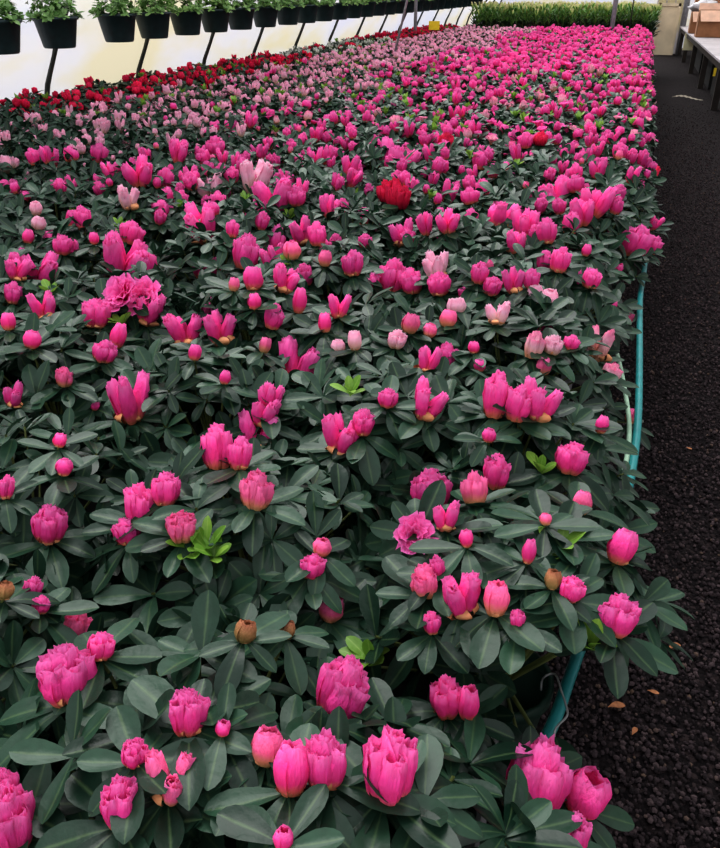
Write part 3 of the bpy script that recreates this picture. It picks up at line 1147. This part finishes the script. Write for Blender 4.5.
# ------------------------------------------------------------ packing table
tb = link('packing_table', None)
TZ = .70
tb.location.x = .26
tb.rotation_euler.z = .0143
tag(tb, 'long table with weathered white top on dark legs beside the gravel path', 'table')
MB().box(1.03, 2.3, 10.2, 25.2, TZ - .03, TZ).build('tabletop', M['tabletop'], tb)
MB().box(1.06, 1.10, 10.3, 25.1, TZ - .13, TZ - .03).build('apron', M['darkwood'], tb)
for y in (10.5, 13.5, 16.5, 19.5, 22.5, 24.9):
    for x in (1.12, 2.2):
        MB().box(x - .045, x + .045, y - .045, y + .045, 0, TZ - .03).build('leg', M['darkwood'], tb)
for y0, y1, h, lab in ((12.3, 15.8, .56, 'dark crate under the near part of the table'), (16.4, 19.0, .56, 'dark crate under the middle of the table'), (19.6, 23.6, .52, 'dark crate under the far part of the table')):
    c = link('storage_crate', None, None, (1.75, (y0 + y1) / 2, 0))
    tag(c, lab, 'crate', 'dark crates under the table')
    d = (y1 - y0) / 2
    MB().box(-.48, .38, -d, d, 0, h).build('body', M['crate'], c)
    MB().box(-.50, .40, -d - .02, d + .02, h, h + .03).build('lid', M['crate'], c)
def carton(x, y, w, d, h, lab, flaps=True, light=False, z=TZ, rz=0):
    c = link('cardboard_box', None, None, (x, y, z))
    c.rotation_euler.z = rz
    tag(c, lab, 'box', 'cardboard boxes on the packing table')
    t = .008
    MB().box(-w / 2, w / 2, -d / 2, d / 2, 0, t).box(-w / 2, -w / 2 + t, -d / 2, d / 2, 0, h).box(w / 2 - t, w / 2, -d / 2, d / 2, 0, h).box(-w / 2, w / 2, -d / 2, -d / 2 + t, 0, h).box(-w / 2, w / 2, d / 2 - t, d / 2, 0, h).build('body', M['card'], c)
    if flaps:
        for q in ([(-w / 2, -d / 2, h), (w / 2, -d / 2, h), (w / 2 - .04, -d / 2 - .12, h - .20), (-w / 2 + .04, -d / 2 - .12, h - .20)],
                  [(-w / 2, d / 2, h), (w / 2, d / 2, h), (w / 2, d / 2 + .06, h + .12), (-w / 2, d / 2 + .06, h + .12)]):
            mb = MB()
            mb.v = q
            mb.f = [[0, 1, 2, 3]]
            mb.build('flap', M['cardlight'], c)
    return c


carton(1.36, 19.7, .60, .6, .50, 'open brown cardboard box with pale flap nearest on the table', True)
carton(1.14, 21.3, .30, .6, .44, 'narrow brown cardboard box at the table edge under the plastic bag', True)
carton(1.98, 20.6, .50, .7, .62, 'tall brown cardboard box to the right of the pale flapped box', True)
carton(1.42, 23.2, .62, .7, .98, 'tallest brown cardboard box at the far end of the table', False)
# crumpled plastic bag
V, F = [], []
rnd = random.Random(3)
for j in range(9):
    for i in range(18):
        th, ph = PI * j / 8, 2 * PI * i / 18
        r = 1 + .22 * math.sin(3 * ph + j) + .12 * math.sin(7 * ph - 2 * j) + rnd.uniform(-.05, .05)
        V.append((.27 * r * math.sin(th) * math.cos(ph), .2 * r * math.sin(th) * math.sin(ph), .12 * r * math.cos(th)))
for j in range(8):
    for i in range(18):
        F.append([j * 18 + i, j * 18 + (i + 1) % 18, (j + 1) * 18 + (i + 1) % 18, (j + 1) * 18 + i])
o = link('plastic_bag', mesh_from('plastic_bag', V, F, None, M['plastic']), None, (1.22, 21.2, TZ + .53))
tag(o, 'crumpled white plastic bag sitting in the cardboard box', 'bag')
sg = MB().box(-.16, .16, -.004, .004, 0, .36).build('cream_sign', M['cream'], None, (1.12, 22.0, .30))
tag(sg, 'plain cream card standing under the table edge', 'card')
p = at_z(716, 97, .35)
o = MB().box(-.018, .018, -.003, .003, 0, .11).build('yellow_label', M['yellow'], None, (1.09, 13.44, .47))
tag(o, 'small yellow card on the table leg by the path', 'card')

# pale dirt streak, dry leaves and loose gravel on the path
V, F = [], []
c0 = at_z(688, 98, 0)
for i in range(24):
    t = i / 23
    x = .62 + .5 * t
    w = .12 * math.sin(PI * t) * (1 + .5 * math.sin(i * 1.9))
    y = c0.y + .25 * math.sin(t * 5)
    V += [(x, y - w, .004), (x, y + w, .004)]
for i in range(23):
    F.append([2 * i, 2 * i + 2, 2 * i + 3, 2 * i + 1])
o = link('dirt_patch', mesh_from('dirt_patch', V, F, None, M['dirt']))
tag(o, 'pale streak of dirt across the path near the table', 'dirt', kind='stuff')

for i, (x, y, lab) in enumerate(((608, 707, 'curled dry leaf on gravel below the front azaleas'), (668, 649, 'dry leaf on gravel beside the drooping azalea leaf'),
                                 (647, 690, 'small dry leaf in the open gravel'), (686, 447, 'pale dry leaf on gravel at the level of the bench hose'),
                                 (632, 735, 'tiny brown leaf on gravel near the bench front'))):
    lv = Leaves(HI)
    lv.add(Vector((0, 0, 0)), Vector((rng.uniform(-1, 1), rng.uniform(-1, 1), .12)), Vector((0, 0, 1)), .05 if i < 2 else .03)
    o = link('fallen_leaf', lv.mesh('fallen_leaf', M['dryleaf']), None, at_z(x, y, .022))
    tag(o, lab, 'leaf', 'dry leaves fallen on the gravel')

# gravel stones
NS = 70000
phi = (1 + 5 ** .5) / 2
ico = np.array([(-1, phi, 0), (1, phi, 0), (-1, -phi, 0), (1, -phi, 0), (0, -1, phi), (0, 1, phi), (0, -1, -phi), (0, 1, -phi), (phi, 0, -1), (phi, 0, 1), (-phi, 0, -1), (-phi, 0, 1)]) / 1.9
icf = np.array([(0, 11, 5), (0, 5, 1), (0, 1, 7), (0, 7, 10), (0, 10, 11), (1, 5, 9), (5, 11, 4), (11, 10, 2), (10, 7, 6), (7, 1, 8), (3, 9, 4), (3, 4, 2), (3, 2, 6), (3, 6, 8), (3, 8, 9), (4, 9, 5), (2, 4, 11), (6, 2, 10), (8, 6, 7), (9, 8, 1)])
t = NR.rand(NS) ** 2.3
gx = -.35 + NR.rand(NS) * (1.1 + .55 * NR.rand(NS))
gy = .25 + t * (7 + 7 * NR.rand(NS))
size = .0032 + .0038 * NR.rand(NS) ** 1.5
jit = 1 + .35 * (NR.rand(NS, 12, 3) - .5)
sc3 = size[:, None, None] * (0.8 + .5 * NR.rand(NS, 1, 3))
W = ico[None] * jit * sc3 + np.stack([gx, gy, size * .5 + NR.rand(NS) * .008], -1)[:, None, :]
C = np.zeros((NS, 12, 3))
C[:, :, 0] = NR.rand(NS)[:, None]
fac = (icf[None] + (np.arange(NS) * 12)[:, None, None]).reshape(-1, 3)
me = mesh_from('gravel', W.reshape(-1, 3), fac, C.reshape(-1, 3), M['stones'])
o = link('gravel', me, flat=True)
tag(o, 'loose black volcanic gravel covering the path', 'gravel', kind='stuff')

# ---------------------------------------------------------------- lighting
w = bpy.data.worlds.new('world')
SC.world = w
w.use_nodes = True
nt = w.node_tree
bg = nt.nodes['Background']
tc = nt.nodes.new('ShaderNodeTexCoord')
sx = nt.nodes.new('ShaderNodeSeparateXYZ')
nt.links.new(tc.outputs['Generated'], sx.inputs[0])
r = ramp(nt, [(0.0, (.35, .33, .32)), (0.48, (.75, .76, .80)), (0.55, (.95, .97, 1.0)), (1.0, (1.15, 1.18, 1.22))])
mr = nt.nodes.new('ShaderNodeMapRange')
mr.inputs[1].default_value = -1
nt.links.new(sx.outputs[2], mr.inputs[0])
nt.links.new(mr.outputs[0], r.inputs[0])
nt.links.new(r.outputs[0], bg.inputs[0])
bg.inputs[1].default_value = 1.15
sd = bpy.data.lights.new('soft_sun', 'SUN')
sd.energy = 2.0
sd.angle = math.radians(45)
sd.color = (1.0, .98, .95)
so = bpy.data.objects.new('soft_sun', sd)
COL.objects.link(so)
so.rotation_euler = (math.radians(-28), math.radians(-22), 0)

SC.view_settings.view_transform = 'Standard'
SC.view_settings.look = 'None'
SC.view_settings.exposure = 0.52
SC.view_settings.gamma = 0.84
